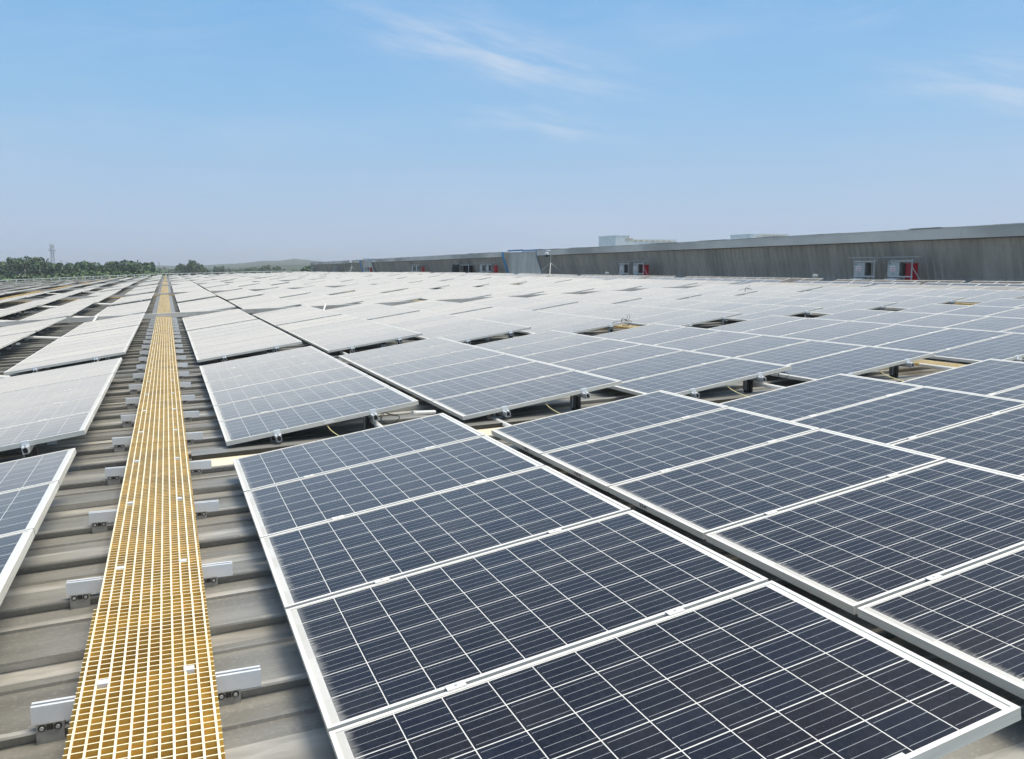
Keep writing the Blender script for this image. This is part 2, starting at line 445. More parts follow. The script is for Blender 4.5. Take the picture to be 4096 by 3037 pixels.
def tall_post():
    m = MB()
    for x in (-.040, .006): m.box(x, x + .034, -.022, .022, .02, .165, 'dark_parts_and_shade')  # legs near black: shade under the array is put into their colour
    m.box(-.052, -.046, -.026, .026, .05, .175, 'galvanised_steel')
    m.box(-.040, .040, -.024, .024, -.028, .02, 'bracket_aluminium')
    m.bar((0, -.03, 0), (0, -.022, 0), .009, 'foot_steel', 8); return m.mesh('support_post')
FOOT, POST = short_foot(), tall_post()
RAILS = {}
def txt(body, size, parent, loc, rot, name='handwriting', mt='ink_dark'):
    c = bpy.data.curves.new(name, 'FONT'); c.body = body; c.size = size; c.extrude = .0004; c.materials.append(MAT[mt])
    t_ = bpy.data.objects.new(name, c); COL.objects.link(t_)
    me = bpy.data.meshes.new_from_object(t_); bpy.data.objects.remove(t_)
    return link(name, me, parent, loc, rot)

ORD = ['nearest', 'second', 'third', 'fourth', 'fifth', 'sixth', 'seventh', 'eighth', 'ninth', 'tenth', 'eleventh', 'twelfth',
       'thirteenth', 'fourteenth', 'fifteenth', 'sixteenth', 'seventeenth', 'eighteenth']
ORDC = ['first'] + ORD[1:]
RIGHT = [2.01, 4.045, 6.08, 8.11, 10.67, 12.71, 14.745, 16.76, 19.27, 21.33, 23.40, 25.45]
LEFT = [-.638, -2.72, -4.80, -6.88, -9.42, -11.50, -13.58, -15.66, -18.20, -20.28, -22.36, -24.44]
STRIPS = [28.0, 51.0, 74.0, 97.0, 121.0, 145.0]
ROWS = [(1.45, 5), (7.21, 6), (14.19, 7), (21.55, 6)]
for a, b in zip(STRIPS, STRIPS[1:] + [Y_END + .2]):
    s0, s1 = a + .45, b - .20
    n = int((s1 - s0 - .4) / PITCHP); n1 = n // 2; n2 = n - n1
    ROWS += [(s0, n1), (s1 - n2 * PITCHP, n2)]

def make_array(side, ci, ri, xr, yf, n):
    tilt = TILT
    dark = side == 'right' and ci >= 10
    zr0, zr1 = roof_z(xr, yf) + .285, roof_z(xr, yf + n*PITCHP) + .285
    if yf < 22:                       # the first four rows lie in one plane
        base = {'right': lerp_knots([(2, -1.137), (4, -1.060), (6.07, -1.0), (8.12, -.932), (10.67, -.835), (12.72, -.752), (14.74, -.675), (16.72, -.590), (19.27, -.475), (21.35, -.415), (23.4, -.375), (25.45, -.325)], xr),
                'left': lerp_knots([(-24.5, roof_z(-24.5, 10) + .285), (-4.8, -1.375), (-2.72, -1.293), (-.638, -1.215)], xr)}[side]
        zr0 = base + .003 - .0015 * (yf - 6.5); zr1 = base + .003 - .0015 * (yf + n*PITCHP - 6.5)
    else:
        amp = .010 + .00025 * yf + (.012 if side == 'left' else 0)
        zr0 += random.uniform(-amp, amp); zr1 += random.uniform(-amp, amp)
    if dark:                          # the two columns nearest the wall are tilted more
        tilt = 16.0; up = .19 if ci == 10 else .25
        if yf > 22: zr0 += up; zr1 += up
    ct, st = math.cos(R(tilt)), math.sin(R(tilt))
    xl = xr - PW * ct
    L = n * PITCHP
    pitch = math.atan2(zr1 - zr0, L)
    if dark: pass
    zl = zr0 - PW * st
    zb = roof_z(xl, yf)
    col = '%s column %s of the main yellow walkway' % (ORDC[ci], side)
    lab = ('%s solar array in the ' % ORD[ri]) + col
    root = empty('solar_array', (xl, yf, zb), lab, 'solar array', 'solar arrays on the factory roof')
    rot = (pitch, -R(tilt), 0)
    M = Matrix.Rotation(-R(tilt), 4, 'Y') @ Matrix.Rotation(pitch, 4, 'X')
    rot = M.to_euler()
    o0 = Vector((0, 0, zl - zb))
    def P(x, y, z=0): return o0 + (M @ Vector((x, y, z)))
    near = yf < 10 and ((side == 'right' and ci <= 5) or (side == 'left' and ci <= 1)) 
    mid = yf < 28 and not near or (side == 'left' and yf < 52 and ci < 3)
    if near or mid:
        for k in range(n):
            jit = random.uniform(-.0015, .0015)
            if near:
                p = link('solar_panel', PANEL_GLASS, root, P(0, k*PITCHP, jit), rot)
                link('panel_frame', PANEL_FRAME, p)
                if side == 'right' and ci == 1 and ri == 0 and k in (2, 3, 4):
                    s_ = {4: 'F N1-6', 3: '4 N1-10', 2: 'B 0-M'}[k]
                    txt(s_, .030, p, (-.0012, {4: .30, 3: .45, 2: .62}[k], -.026), (R(90), 0, R(-90)))
            else:
                link('solar_panel', PANEL_FULL, root, P(0, k*PITCHP, jit), rot)
    else:
        p = link('panel_field', far_mesh(n), root, P(0, 0, 0), rot)
    if near or mid:
        for rx in RX:
            key = round(L, 2)
            if key not in RAILS: RAILS[key] = rail_mesh(L)
            r = link('mounting_rail', RAILS[key], root, P(rx, 0, -PT - .001), rot)
            if near:
                for k in range(1, n): link('mid_clamp', MIDC, root, P(rx, k*PITCHP - .020, 0), rot)
            if near or ci < 4 or side == 'right': link('end_clamp', ENDC, root, P(rx, 0, 0), rot)
            y = RIB0 + math.ceil((yf - .02 - RIB0) / RIB) * RIB + .02
            while y < yf + L:
                t = (y - yf); wp = P(rx, t, -PT - .047)
                wx = xl + wp.x; rz = roof_z(wx, y)
                if near or t < 1.4 or side == 'left':
                    src = FOOT if rx < .8 else POST
                    f = link('short_foot' if rx < .8 else 'support_post', src, root, (wp.x, y - yf, rz - zb))
                    hgt = (zb + wp.z) - rz
                    f.scale = (1, 1, max(.4, hgt / (.066 if rx < .8 else .160)))
                y += RIB * 2
    if side == 'right' and ci == 0 and ri == 1:      # small label on the front frame
        m = MB(); m.box(0, .085, -.0015, -.0003, -.030, -.010, 'sticker_white'); st_ = m.build('frame_sticker', root, P(.80, 0, 0)); st_.rotation_euler = rot
    return root

n_arr = 0
for ri, (yf, n) in enumerate(ROWS):
    for side, cols in (('right', RIGHT), ('left', LEFT)):
        for ci, xr in enumerate(cols):
            L = n * PITCHP; vis = False
            for x in (xr - 1.62, xr - .8, xr):
                for y in (yf, yf + L*.33, yf + L*.66, yf + L):
                    q = px(x, y, roof_z(x, y) + .2)
                    if q and -12 < q[0] < 1036 and q[1] < 770: vis = True
            if vis:
                make_array(side, ci, ri, xr, yf, n); n_arr += 1
print('arrays', n_arr)

# ------------------------------------------------------------------ main walkway
GX0, GX1, GZ = -.333, .082, .098        # x extent, height of its top above the rib tops
def grating_mesh(L, ov=.010, name='grating'):
    m = MB(); W_ = GX1 - GX0; h = .030
    nb = 11
    for i in range(nb):
        x = i * (W_ - .0075) / (nb - 1)
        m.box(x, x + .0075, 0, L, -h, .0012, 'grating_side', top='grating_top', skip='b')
    k = 0; y = .004
    while y < L - .006:
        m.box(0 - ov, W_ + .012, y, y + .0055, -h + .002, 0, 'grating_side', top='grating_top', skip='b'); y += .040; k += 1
    return m.mesh(name)
GM = grating_mesh(3.640, .001)
GM0 = grating_mesh(3.648, .014)
def bracket_mesh():
    m = MB(); x0, x1 = -.16, .575      # relative to the walkway's left edge
    t = .004
    m.box(x0, x1, -.020, -.016, -.062, 0, 'bracket_aluminium'); m.box(x0, x1, .016, .020, -.062, 0, 'bracket_aluminium')
    m.box(x0, x1, -.016, .016, -.062, -.058, 'bracket_aluminium')
    m.box(x0, x1, -.016, -.006, -.004, 0, 'bracket_aluminium'); m.box(x0, x1, .006, .016, -.004, 0, 'bracket_aluminium')
    return m.mesh('cross_rail')
def wfoot_mesh():
    m = MB(); m.box(-.042, .042, -.030, -.024, -.078, 0, 'foot_steel'); m.box(-.042, .042, -.024, .02, -.030, -.002, 'foot_steel')
    for x in (-.024, .024):
        m.bar((x, -.033, -.014), (x, -.031, -.014), .0125, 'dark_parts_and_shade', 10); m.bar((x, -.038, -.014), (x, -.033, -.014), .007, 'galvanised_steel', 6)
    m.box(-.010, .010, -.034, -.031, -.022, -.003, 'dark_parts_and_shade')
    return m.mesh('bracket_foot')
def clip_mesh():
    m = MB(); m.box(0, .036, -.012, .022, .002, .005, 'bracket_aluminium'); m.box(0, .036, -.014, -.012, -.012, .005, 'bracket_aluminium'); return m.mesh('grating_clip')
BM, FM, CM = bracket_mesh(), wfoot_mesh(), clip_mesh()
def walkway():
    joints = [.205]
    while joints[-1] < Y_END - 4: joints.append(joints[-1] + 3.66)
    # brackets sit on every second rib
    bys = []; k = -2
    while RIB0 + k*2*RIB < Y_END - 1: bys.append(RIB0 + k*2*RIB + .02); k += 1
    for i, yj in enumerate(joints):
        if any(yj - .3 < s < yj + 3.9 for s in ()): pass
        L = 3.66
        z0 = roof_z(-.13, yj + .02) + GZ; z1 = roof_z(-.13, yj + L) + GZ
        if i < 1: z0 += .004; z1 += .004
        lab = 'yellow grating walkway section, %s from the camera, beside grey brackets' % (ORDN(i))
        rt = empty('walkway_section', (GX0, yj, z0), lab, 'walkway', 'yellow grating sections of the main walkway')
        pit = math.atan2(z1 - z0, L)
        g_ = link('grating', GM0 if i == 0 else GM, rt, (0, 0, 0), (pit, 0, random.uniform(-.0006, .0006)))
        for by in bys:
            if yj <= by < yj + L:
                t = by - yj; zz = t * math.tan(pit)
                jx = random.uniform(-.012, .012)
                b_ = link('cross_rail', BM, rt, (jx, t, zz - .031))
                if by < 60:
                    for fx in (-.105, .460):
                        wx = GX0 + fx
                        f = link('bracket_foot', FM, b_, (fx, 0, -.062 + (.004 if fx < 0 else .006)))
                    if by < 45:
                        for cx in (.048, .325): link('grating_clip', CM, rt, (cx, t + .01, zz))
def ORDN(i):
    base = ['first', 'second', 'third', 'fourth', 'fifth', 'sixth', 'seventh', 'eighth', 'ninth', 'tenth', 'eleventh', 'twelfth', 'thirteenth',
            'fourteenth', 'fifteenth', 'sixteenth', 'seventeenth', 'eighteenth', 'nineteenth']
    if i < 19: return base[i]
    tens = {2: 'twent', 3: 'thirt', 4: 'fort', 5: 'fift'}[(i + 1) // 10]; u = (i + 1) % 10
    return tens + 'ieth' if u == 0 else tens + 'y-' + base[u - 1]
walkway()

# the other walkways: two more run forward between column groups, others cross beside the trays
def long_walk_y(xc, y0, y1, name, label):
    m = MB(); w = .41; y = y0
    step = .08
    for i in range(6):
        x = xc - w/2 + i*w/5
        ys = y0
        while ys < y1:
            ye = min(ys + 10, y1); za, zb_ = roof_z(xc, ys) + GZ, roof_z(xc, ye) + GZ
            m.face([(x - .004, ys, za), (x + .004, ys, za), (x + .004, ye, zb_), (x - .004, ye, zb_)], 'grating_top')
            for dx_ in (-.004, .004): m.face([(x + dx_, ys, za - .03), (x + dx_, ye, zb_ - .03), (x + dx_, ye, zb_), (x + dx_, ys, za)], 'grating_side')
            ys = ye
    while y < y1:
        z = roof_z(xc, y) + GZ
        m.box(xc - w/2 - .01, xc + w/2 + .01, y, y + .008, z - .032, z - .001, 'grating_side', top='grating_top', skip='b')
        y += step if y > 30 else .04
    o = m.build(name); tag(o, label, 'walkway', 'yellow grating walkways between the arrays')
long_walk_y(8.585, 1.0, 60, 'yellow_walkway', 'long yellow grating walkway between fourth and fifth array columns on the right')
long_walk_y(17.20, 6.0, 60, 'yellow_walkway', 'long yellow grating walkway between eighth and ninth array columns on the right')
long_walk_y(-8.96, 44, 172, 'yellow_walkway', 'long yellow grating walkway running far away through the arrays on the left')
def cross_walk(y, label):
    m = MB(); w = .40; x = -27.0
    while x < 25.5:
        if not (-.62 < x < .36):
            z = roof_z(x, y) + GZ - .01
            m.box(x, x + .010, y - w/2, y + w/2, z - .03, z, 'grating_side', top='grating_top', skip='b')
        x += .08
    for i in range(6):
        yy = y - w/2 + i*w/5
        for a, b in zip(XS[:-1], XS[1:]):
            a, b = max(a, -27), min(b, 25.6)
            if b <= a: continue
            za, zb_ = roof_z(a, y) + GZ - .009, roof_z(b, y) + GZ - .009
            m.face([(a, yy - .004, za), (b, yy - .004, zb_), (b, yy + .004, zb_), (a, yy + .004, za)], 'grating_top')
            m.face([(a, yy - .004, za - .03), (b, yy - .004, zb_ - .03), (b, yy - .004, zb_), (a, yy - .004, za)], 'grating_side')
    o = m.build('yellow_walkway'); tag(o, label, 'walkway', 'yellow grating walkways between the arrays')
cross_walk(50.6, 'yellow grating walkway crossing the roof in front of the second grey cable trough')

# grey cable troughs that cross the whole roof
for k, y in enumerate(STRIPS):
    m = MB(); xs = [x for x in XS if x >= -30]; h = .205
    for a, b in zip(xs[:-1], xs[1:]):
        za, zb_ = roof_z(a, y), roof_z(b, y)
        v = [(a, y, za + .07), (b, y, zb_ + .07), (b, y, zb_ + h), (a, y, za + h), (a, y + .18, za + h), (b, y + .18, zb_ + h), (b, y + .18, zb_ + .07), (a, y + .18, za + .07)]
        for q in ((0, 1, 2, 3), (3, 2, 5, 4), (4, 5, 6, 7), (7, 6, 1, 0)): m.face([v[i] for i in q], 'tray_grey')
    x = -27.0
    while x < 27:      # cover joints
        z = roof_z(x, y); m.box(x, x + .02, y - .004, y + .184, z + .06, z + h + .004, 'tray_grey'); m.box(x + .9, x + .96, y + .03, y + .15, z - .03, z + .07, 'foot_steel'); x += 2.44
    o = m.build('cable_trough'); tag(o, 'long grey metal cable trough crossing the whole roof, %s from the camera' % ORDC[k], 'cable trough', 'grey cable troughs crossing the roof')

# white conduits that bridge the gaps between arrays, wires and the cable coil
def pipe(p, q, label, r=.022):
    m = MB(); m.bar(p, q, r, 'white_pipe', 10)
    m.bar(Vector(p) + (Vector(q) - Vector(p)) * .06, Vector(p) + (Vector(q) - Vector(p)) * .10, r * 1.25, 'white_pipe', 10)
    o = m.build('conduit_pipe'); tag(o, label, 'pipe', 'white conduit pipes bridging the gaps')
for (xr, yb, yf, dxo, lab) in (
        (2.01, 6.35, 7.5, -.37, 'white conduit pipe under the right clamp of the second array, first column right'),
        (4.045, 6.35, 7.45, -1.28, 'white conduit pipe under the left clamp of the second array, second column right'),
        (6.08, 6.4, 7.5, -.33, 'white conduit pipe in the gap behind the nearest array, third column right'),
        (8.11, 6.4, 7.5, .10, 'thin white conduit pipe in front of the yellow patch, fourth column right'),
        (2.01, 13.1, 14.5, -.20, 'white conduit pipe in the gap before the third array, first column right'),
        (4.045, 13.0, 14.5, -1.35, 'white conduit pipe in the gap before the third array, second column right'),
        (6.08, 13.1, 14.6, .15, 'white conduit pipe at the right corner of the third array, third column right'),
        (12.71, 13.1, 14.6, .12, 'white conduit pipe at the right corner of the third array, sixth column right'),
        (14.745, 13.1, 14.6, .15, 'white conduit pipe at the right corner of the third array, seventh column right')):
    x = xr + dxo; dz_ = .035 if dxo < -1 else .12
    pipe((x - .02, yb, roof_z(x, yb) + dz_), (x, yf, roof_z(x, yf) + dz_), lab)
pipe((1.98, 7.30, roof_z(2, 7.3) + .17), (2.28, 7.62, roof_z(2.3, 7.3) + .10), 'short white conduit pipe between the first two columns right of the main walkway', .018)
LP = [(-2.9, -2.1, 13.72, 'nearest'), (-2.95, -2.0, 21.1, 'second'), (-2.95, -2.0, 29.55, 'third'), (-5.0, -4.15, 29.55, 'fourth'), (-2.95, -2.0, 40.2, 'fifth'), (-5.1, -4.1, 40.2, 'sixth'), (-7.2, -6.2, 40.2, 'seventh'),
      (-5.1, -4.1, 62.5, 'eighth'), (-7.2, -6.2, 62.5, 'ninth')]
for (xa, xb, y, nm) in LP:
    m = MB()
    for dyy in ((0,) if y < 22 else (0, .5)):
        m.bar((xa, y + dyy, roof_z(xa, y) + .17), (xb, y + dyy - .05, roof_z(xb, y) + .08), .026, 'white_pipe', 8)
    o = m.build('conduit_pipe'); tag(o, 'white conduit across the dark strips left of the walkway, %s from the camera' % nm, 'pipe', 'white conduit pipes crossing the strips')
# stub of white pipe standing on the roof in front of the first trough
for (x, y, lab) in ((-2.05, 27.55, 'short white pipe stub in front of the nearest grey trough on the left'), (4.6, 27.55, 'short white pipe stub in front of the nearest grey trough on the right')):
    m = MB(); m.bar((x, y, roof_z(x, y) + .05), (x + .12, y + .3, roof_z(x, y) + .24), .03, 'white_pipe', 8); m.bar((x + .12, y + .3, roof_z(x, y) + .24), (x + .14, y + .35, roof_z(x, y) + .26), .036, 'white_pipe', 8)
    tag(m.build('pipe_stub'), lab, 'pipe')

def wire(pts, r, mt, name, label, cat, n=5):
    m = MB(); P_ = [Vector(p) for p in pts]; out_ = []
    for i in range(len(P_) - 1):     # Catmull-Rom
        p0, p1, p2, p3 = P_[max(0, i-1)], P_[i], P_[i+1], P_[min(len(P_)-1, i+2)]
        for k in range(6):
            t = k / 6; out_.append(.5 * ((2*p1) + (-p0+p2)*t + (2*p0-5*p1+4*p2-p3)*t*t + (-p0+3*p1-3*p2+p3)*t**3))
    out_.append(P_[-1]); m.tube(out_, r, mt, n)
    return tag(m.build(name), label, cat)
for k, (xr, yf, nm) in enumerate(((2.01, 7.21, 'first'), (4.045, 7.21, 'second'), (6.08, 7.21, 'third'), (8.11, 7.21, 'fourth'))):
    x = xr - .80; z = roof_z(x, yf)
    wire([(x, yf + .02, z + .155), (x + .02, yf - .03, z + .12), (x + .07, yf - .12, z + .08), (x + .16, yf - .34, z + .03)], .004, 'yellow_wire', 'yellow_wire',
         'thin yellow wire hanging under an array front edge, %s column right of walkway' % nm, 'wire')
def coil(x, y, z, s, label, up=True):
    m = MB(); pts = []
    for i in range(26):
        a = i / 25 * math.pi * 3.2
        pts.append(Vector((x + s*(.13*math.cos(a) + .03*math.sin(2.3*a)), y - .05 + s*.03*math.sin(a*1.7), z + s*(.075*math.sin(a) + .02*math.cos(3*a)))))
    m.tube(pts, .0055*s, 'black_cable', 5)
    m.tube([Vector((x - .30*s, y + .03, z - .02)), Vector((x - .18*s, y, z + .03*s)), Vector((x - .03*s, y - .03, z + .04*s)), Vector((x + .05, y - .03, z + .03))], .006*s, 'black_cable', 5)
    for dx_ in ((.02, .07) if up else ()): m.tube([Vector((x + dx_, y - .04, z + .02)), Vector((x + dx_ + .06, y, z + .09)), Vector((x + dx_ + .05, y + .03, z + .15))], .003, 'black_cable', 4)
    tag(m.build('cable_coil'), label, 'cable')
coil(1.72, 7.18, roof_z(1.83, 7.2) + .17, .6, 'looped black cable beside the right clamp of the second array, first column right', False)
coil(6.0, 7.3, roof_z(6, 7.2) + .2, .5, 'small black cable loop under the second array, third column right', False)
coil(8.05, 14.3, roof_z(8.1, 14.2) + .25, .8, 'black cable tangle at the corner of the third array, fourth column right')
coil(16.7, 22.0, roof_z(16.7, 22) + .27, .9, 'black cable tangle at the corner of the fourth array, eighth column right')

# ------------------------------------------------------------------ sheet-clad roof monitor (long wall on the right)
WX0, WX1 = 26.8, 27.5       # overhanging top, recessed foot
ZT = 1.56
def monitor(y0, y1, label):
    rt = empty('roof_monitor', (WX1, y0, roof_z(27, y0)), label, 'roof structure', 'long sheet-clad roof monitors')
    def L(p): return (p[0] - WX1, p[1] - y0, p[2] - roof_z(27, y0))
    m = MB(); z0 = lambda y: roof_z(27, y) - .1
    zf = ZT - .40; zs = lambda y: roof_z(27, y) + .64     # fascia bottom, sill line
    y = y0; p = .33
    while y < y1 - .01:       # trapezoidal sheets, leaning outwards
        yy = [y, y + .05, y + .08, y + .28, min(y + p, y1)]; dd = [0, 0, .06, .06, 0]
        for a in range(4):
            ya, yb, da, db = yy[a], yy[a+1], dd[a], dd[a+1]
            if ya >= y1: break
            xa, xb = WX0 + .12, WX1
            m.face([L((xb + da, ya, z0(ya))), L((xb + db, yb, z0(yb))), L((xa + db, yb, zf + .02)), L((xa + da, ya, zf + .02))][::-1], 'wall_sheet')
        y += p
    m.build('sloped_cladding', rt)
    m = MB(); y = y0
    while y < y1:
        ye = min(y + 3.0, y1)
        m.box(*[v for v in (WX0 - WX1, WX0 - WX1 + .10)], y - y0 + .006, ye - y0 - .006, zf - roof_z(27, y0), ZT - roof_z(27, y0) + random.uniform(-.006, .006), 'fascia_grey'); y = ye
    m.box(WX0 - WX1 + .012, WX0 - WX1 + .112, 0, y1 - y0, zf - roof_z(27, y0) - .028, zf - roof_z(27, y0) - .002, 'dark_parts_and_shade')
    m.build('fascia', rt)
    m = MB(); y = y0; zz = ZT - roof_z(27, y0)
    while y < y1:            # uneven roof sheet ends along the top
        ye = min(y + random.uniform(1.0, 2.6), y1); h = random.choice([.018, .025, .035, .05])
        m.box(WX0 - WX1 - .02, WX0 - WX1 + 3.5, y - y0, ye - y0 - .01, zz + .008, zz + h, random.choice(['cap_white', 'cap_white', 'fascia_grey', 'roof_sheet'])); y = ye
    m.build('roof_sheets', rt)
    m = MB(); y = y0
    while y < y1 - .1:       # foot flashing
        ye = min(y + 6, y1); 
        v = [(WX1 - .16, y, z0(y)), (WX1 - .16, ye, z0(ye)), (WX1 - .125, ye, zs(ye)), (WX1 - .125, y, zs(y))]
        m.face([L(q) for q in v][::-1], 'wall_sheet')
        m.face([L((WX1 - .125, y, zs(y))), L((WX1 - .125, ye, zs(ye))), L((WX1 + .04, ye, zs(ye) + .015)), L((WX1 + .04, y, zs(y) + .015))][::-1], 'dark_parts_and_shade'); y = ye
    m.build('foot_flashing', rt)
    m = MB()                 # gable closing sheets
    for yy, s_ in ((y0, 1), (y1, -1)):
        v = [(WX1, yy, z0(yy)), (WX1 + 4, yy, z0(yy)), (WX1 + 4, yy, ZT), (WX0, yy, ZT), (WX0, yy, zf)]
        m.face([L(q) for q in v][::s_], 'wall_sheet')
    m.build('end_sheet', rt)
    return rt
SEG = [(8.0, 61.5, 'nearest and longest dark grey roof monitor wall, along the right edge of the arrays'),
       (68.7, 119.4, 'middle dark grey roof monitor wall with the dark tarpaulin opening in it'),
       (127.0, 174.5, 'farthest dark grey roof monitor wall, ending beside the far trees')]
for a, b, l in SEG: monitor(a, b, l)
def recess(y0, y1, label):
    rt = empty('recessed_wall', (27.3, y0, roof_z(27, y0)), label, 'wall', 'pale recessed walls between the monitors'); zb = roof_z(27, y0)
    m = MB(); y = 0.0; p = .5; Ly = y1 - y0
    while y < Ly - .01:
        yy = [y, y + .07, y + .10, y + .40, y + p]; dd = [0, 0, .04, .04, 0]
        for a in range(4):
            m.face([(dd[a], min(yy[a], Ly), -.1), (dd[a+1], min(yy[a+1], Ly), -.1), (dd[a+1], min(yy[a+1], Ly), ZT - zb - .03), (dd[a], min(yy[a], Ly), ZT - zb - .03)][::-1], 'wall_light')
        y += p
    m.build('pale_cladding', rt)
    m = MB(); h = ZT - zb
    m.box(-.10, .06, .01, Ly * .55, h + .0, h + .11, 'blue_trim'); m.box(-.10, .06, Ly * .55, Ly - .01, h + .06, h + .17, 'blue_trim')
    for yy, s_, w in ((-.05, 1, .07), (Ly - .02, -1, .30)):       # slanted edge trims, following the monitor's profile
        a = (WX0 - 27.3 - .02, yy, h - .0); b = (WX0 - 27.3 - .02, yy, h - .42); c = (WX1 - 27.3 - .06, yy, -.05)
        for p_, q in ((a, b), (b, c)): m.bar(p_, q, w*.30, 'blue_trim', 6)
    m.build('blue_edge_trim', rt)
    m = MB(); m.box(-.75, -.60, .2, Ly - .3, -.05, .36, 'white_sheet'); m.box(-.60, 0, .2, Ly - .3, .30, .34, 'white_sheet'); m.build('white_upstand', rt)
recess(61.55, 68.65, 'pale corrugated recessed wall with blue edge trim behind the nearer security camera')
recess(119.45, 126.95, 'pale corrugated recessed wall with blue trim far along the roof edge')

# tarpaulin covered hatch
def hatch():
    y0, y1 = 77.1, 81.2; zb = roof_z(27, 79)
    rt = empty('tarpaulin_hatch', (26.6, y0, zb), 'black opening half covered by dark green tarpaulin in the grey wall', 'hatch')
    m = MB(); h = 1.24
    for (a, b) in (((0, 0, 0), (0, 0, h)), ((0, 4.0, 0), (0, 4.0, h)), ((0, -.1, h), (0, 4.3, h))): m.bar(a, b, .035, 'galvanised_steel', 6)
    m.bar((0, 0, h), (.8, -.1, h*.98), .03, 'galvanised_steel', 6); m.bar((0, 4, h), (.8, 4, h), .03, 'galvanised_steel', 6)
    m.build('hatch_frame', rt)
    m = MB(); m.box(.35, .40, .05, 2.6, 0, h - .04, 'dark_inside'); m.box(.0, .36, .02, .05, 0, h - .04, 'dark_inside'); m.box(0, .4, .05, 2.7, h - .05, h - .03, 'dark_inside'); m.build('dark_opening', rt)  # near-black sheets paint the shade inside the opening
    m = MB(); NX, NZ = 26, 12; V = {}
    for i in range(NX + 1):
        for j in range(NZ + 1):
            t = i / NX; s_ = j / NZ; yy = 4.5 - 2.2 * t * (1 - .25 * (1 - s_)) 
            V[i, j] = (-.10 - .10 * math.sin(t * 19 + s_ * 3) - .06 * mnoise.noise((t*6, s_*4, 1)), yy + .12*mnoise.noise((t*3, s_*5, 4)), s_ * (h + .06) + .03*math.sin(t*9))
    for i in range(NX):
        for j in range(NZ): m.face([V[i, j], V[i+1, j], V[i+1, j+1], V[i, j+1]], 'tarp_green')
    m.build('green_tarpaulin', rt)
    m = MB(); m.bar((-.15, 2.3, 0), (-.05, 2.75, .55), .025, 'white_pipe', 6); m.build('prop_pole', rt)
hatch()

# inverter cabinets, canopies, red extinguisher boxes
def cabinet(x, y, zb, label, small=False):
    rt = empty('inverter_cabinet', (x, y, zb), label, 'electrical cabinet', 'grey electrical cabinets by the long wall')
    w, d, h0, h1 = .56, .24, .58, 1.13
    m = MB(); m.box(0, d, -w/2, w/2, h0, h1, 'cabinet_grey'); m.build('cabinet_body', rt)
    m = MB(); m.box(-.022, -.001, -w/2 - .008, w/2 + .008, h0 + .012, h1 - .006, 'cabinet_grey'); dr = m.build('cabinet_door', rt)
    if not small:
        m = MB(); m.box(-.027, -.023, -.10, .16, h0 + .20, h1 - .14, 'sticker_white')
        for k in range(3):
            for q in range(5): m.box(-.029, -.0275, .13 - q*.045 - .034, .13 - q*.045, h1 - .215 - k*.062, h1 - .19 - k*.062, 'sticker_red')
        m.build('warning_sticker', dr)
        m = MB(); m.bar((-.03, .0, h0 + .11), (-.022, .0, h0 + .11), .022, 'dark_parts_and_shade', 10); m.build('lock', dr)
        m = MB(); m.box(-.026, -.0225, .14, .24, h1 - .075, h1 - .045, 'dark_parts_and_shade'); m.build('name_plate', dr)
    m = MB(); m.box(.02, d + .03, -w/2 - .06, -w/2 - .002, h0 + .05, h1 - .03, 'cabinet_dark')
    for k in range(5): m.box(.03 + k*.045, .045 + k*.045, -w/2 - .10, -w/2 - .06, h0 + .07, h1 - .05, 'cabinet_dark')
    for zz in (h0 + .10, h1 - .14): m.box(0, .04, -w/2 - .02, -w/2 - .001, zz, zz + .04, 'dark_parts_and_shade')
    m.build('heat_sink', rt)
    m = MB(); m.face([(-.18, -w/2 - .05, h0 - .10), (-.18, w/2, h0 - .10), (d, w/2, h0 - .03), (d, -w/2 - .05, h0 - .03)][::-1], 'white_sheet')
    m.box(-.20, -.18, -w/2 - .05, w/2, h0 - .30, h0 - .10, 'white_sheet'); m.build('cable_cover', rt)
def canopy(x, y, zb, L_, label, brace=True):
    rt = empty('canopy_frame', (x, y, zb), label, 'canopy', 'thin metal canopies over the cabinets'); H = 1.32
    m = MB(); m.box(-.26, .26, -L_/2 - .12, L_/2 + .12, H, H + .02, 'galvanised_steel'); o = m.build('canopy_sheet', rt); 
    for (xx, yy) in ((-.05, -L_/2 + .05), (-.05, L_/2 - .15)):
        m = MB(); m.box(xx - .018, xx + .018, yy - .018, yy + .018, -.05, H, 'galvanised_steel'); m.build('post', rt)
        m = MB(); m.bar((xx, yy, H - .18), (xx, yy - .18, H), .010, 'galvanised_steel', 5)
        if brace and yy < 0: m.bar((xx, yy, .96), (xx + .3, yy - .40, .1), .016, 'galvanised_steel', 5)
        m.build('brace', rt)
    m = MB(); m.box(-.07, -.03, -L_/2, L_/2, 1.16, 1.20, 'rail_aluminium'); m.box(-.07, -.03, -L_/2, L_/2, .56, .60, 'rail_aluminium'); m.build('cross_bar', rt)
def redbox(x, y, zb, label):
    rt = empty('extinguisher_box', (x, y, zb), label, 'fire cabinet', 'red fire cabinets by the long wall')
    m = MB(); m.box(0, .25, -.18, .18, 0, 1.07, 'red_paint'); m.box(-.02, .27, -.20, .20, 1.07, 1.09, 'red_paint'); m.build('box_body', rt)
    m = MB(); m.box(-.015, -.002, -.16, .16, .06, 1.04, 'red_paint'); m.build('box_door', rt)
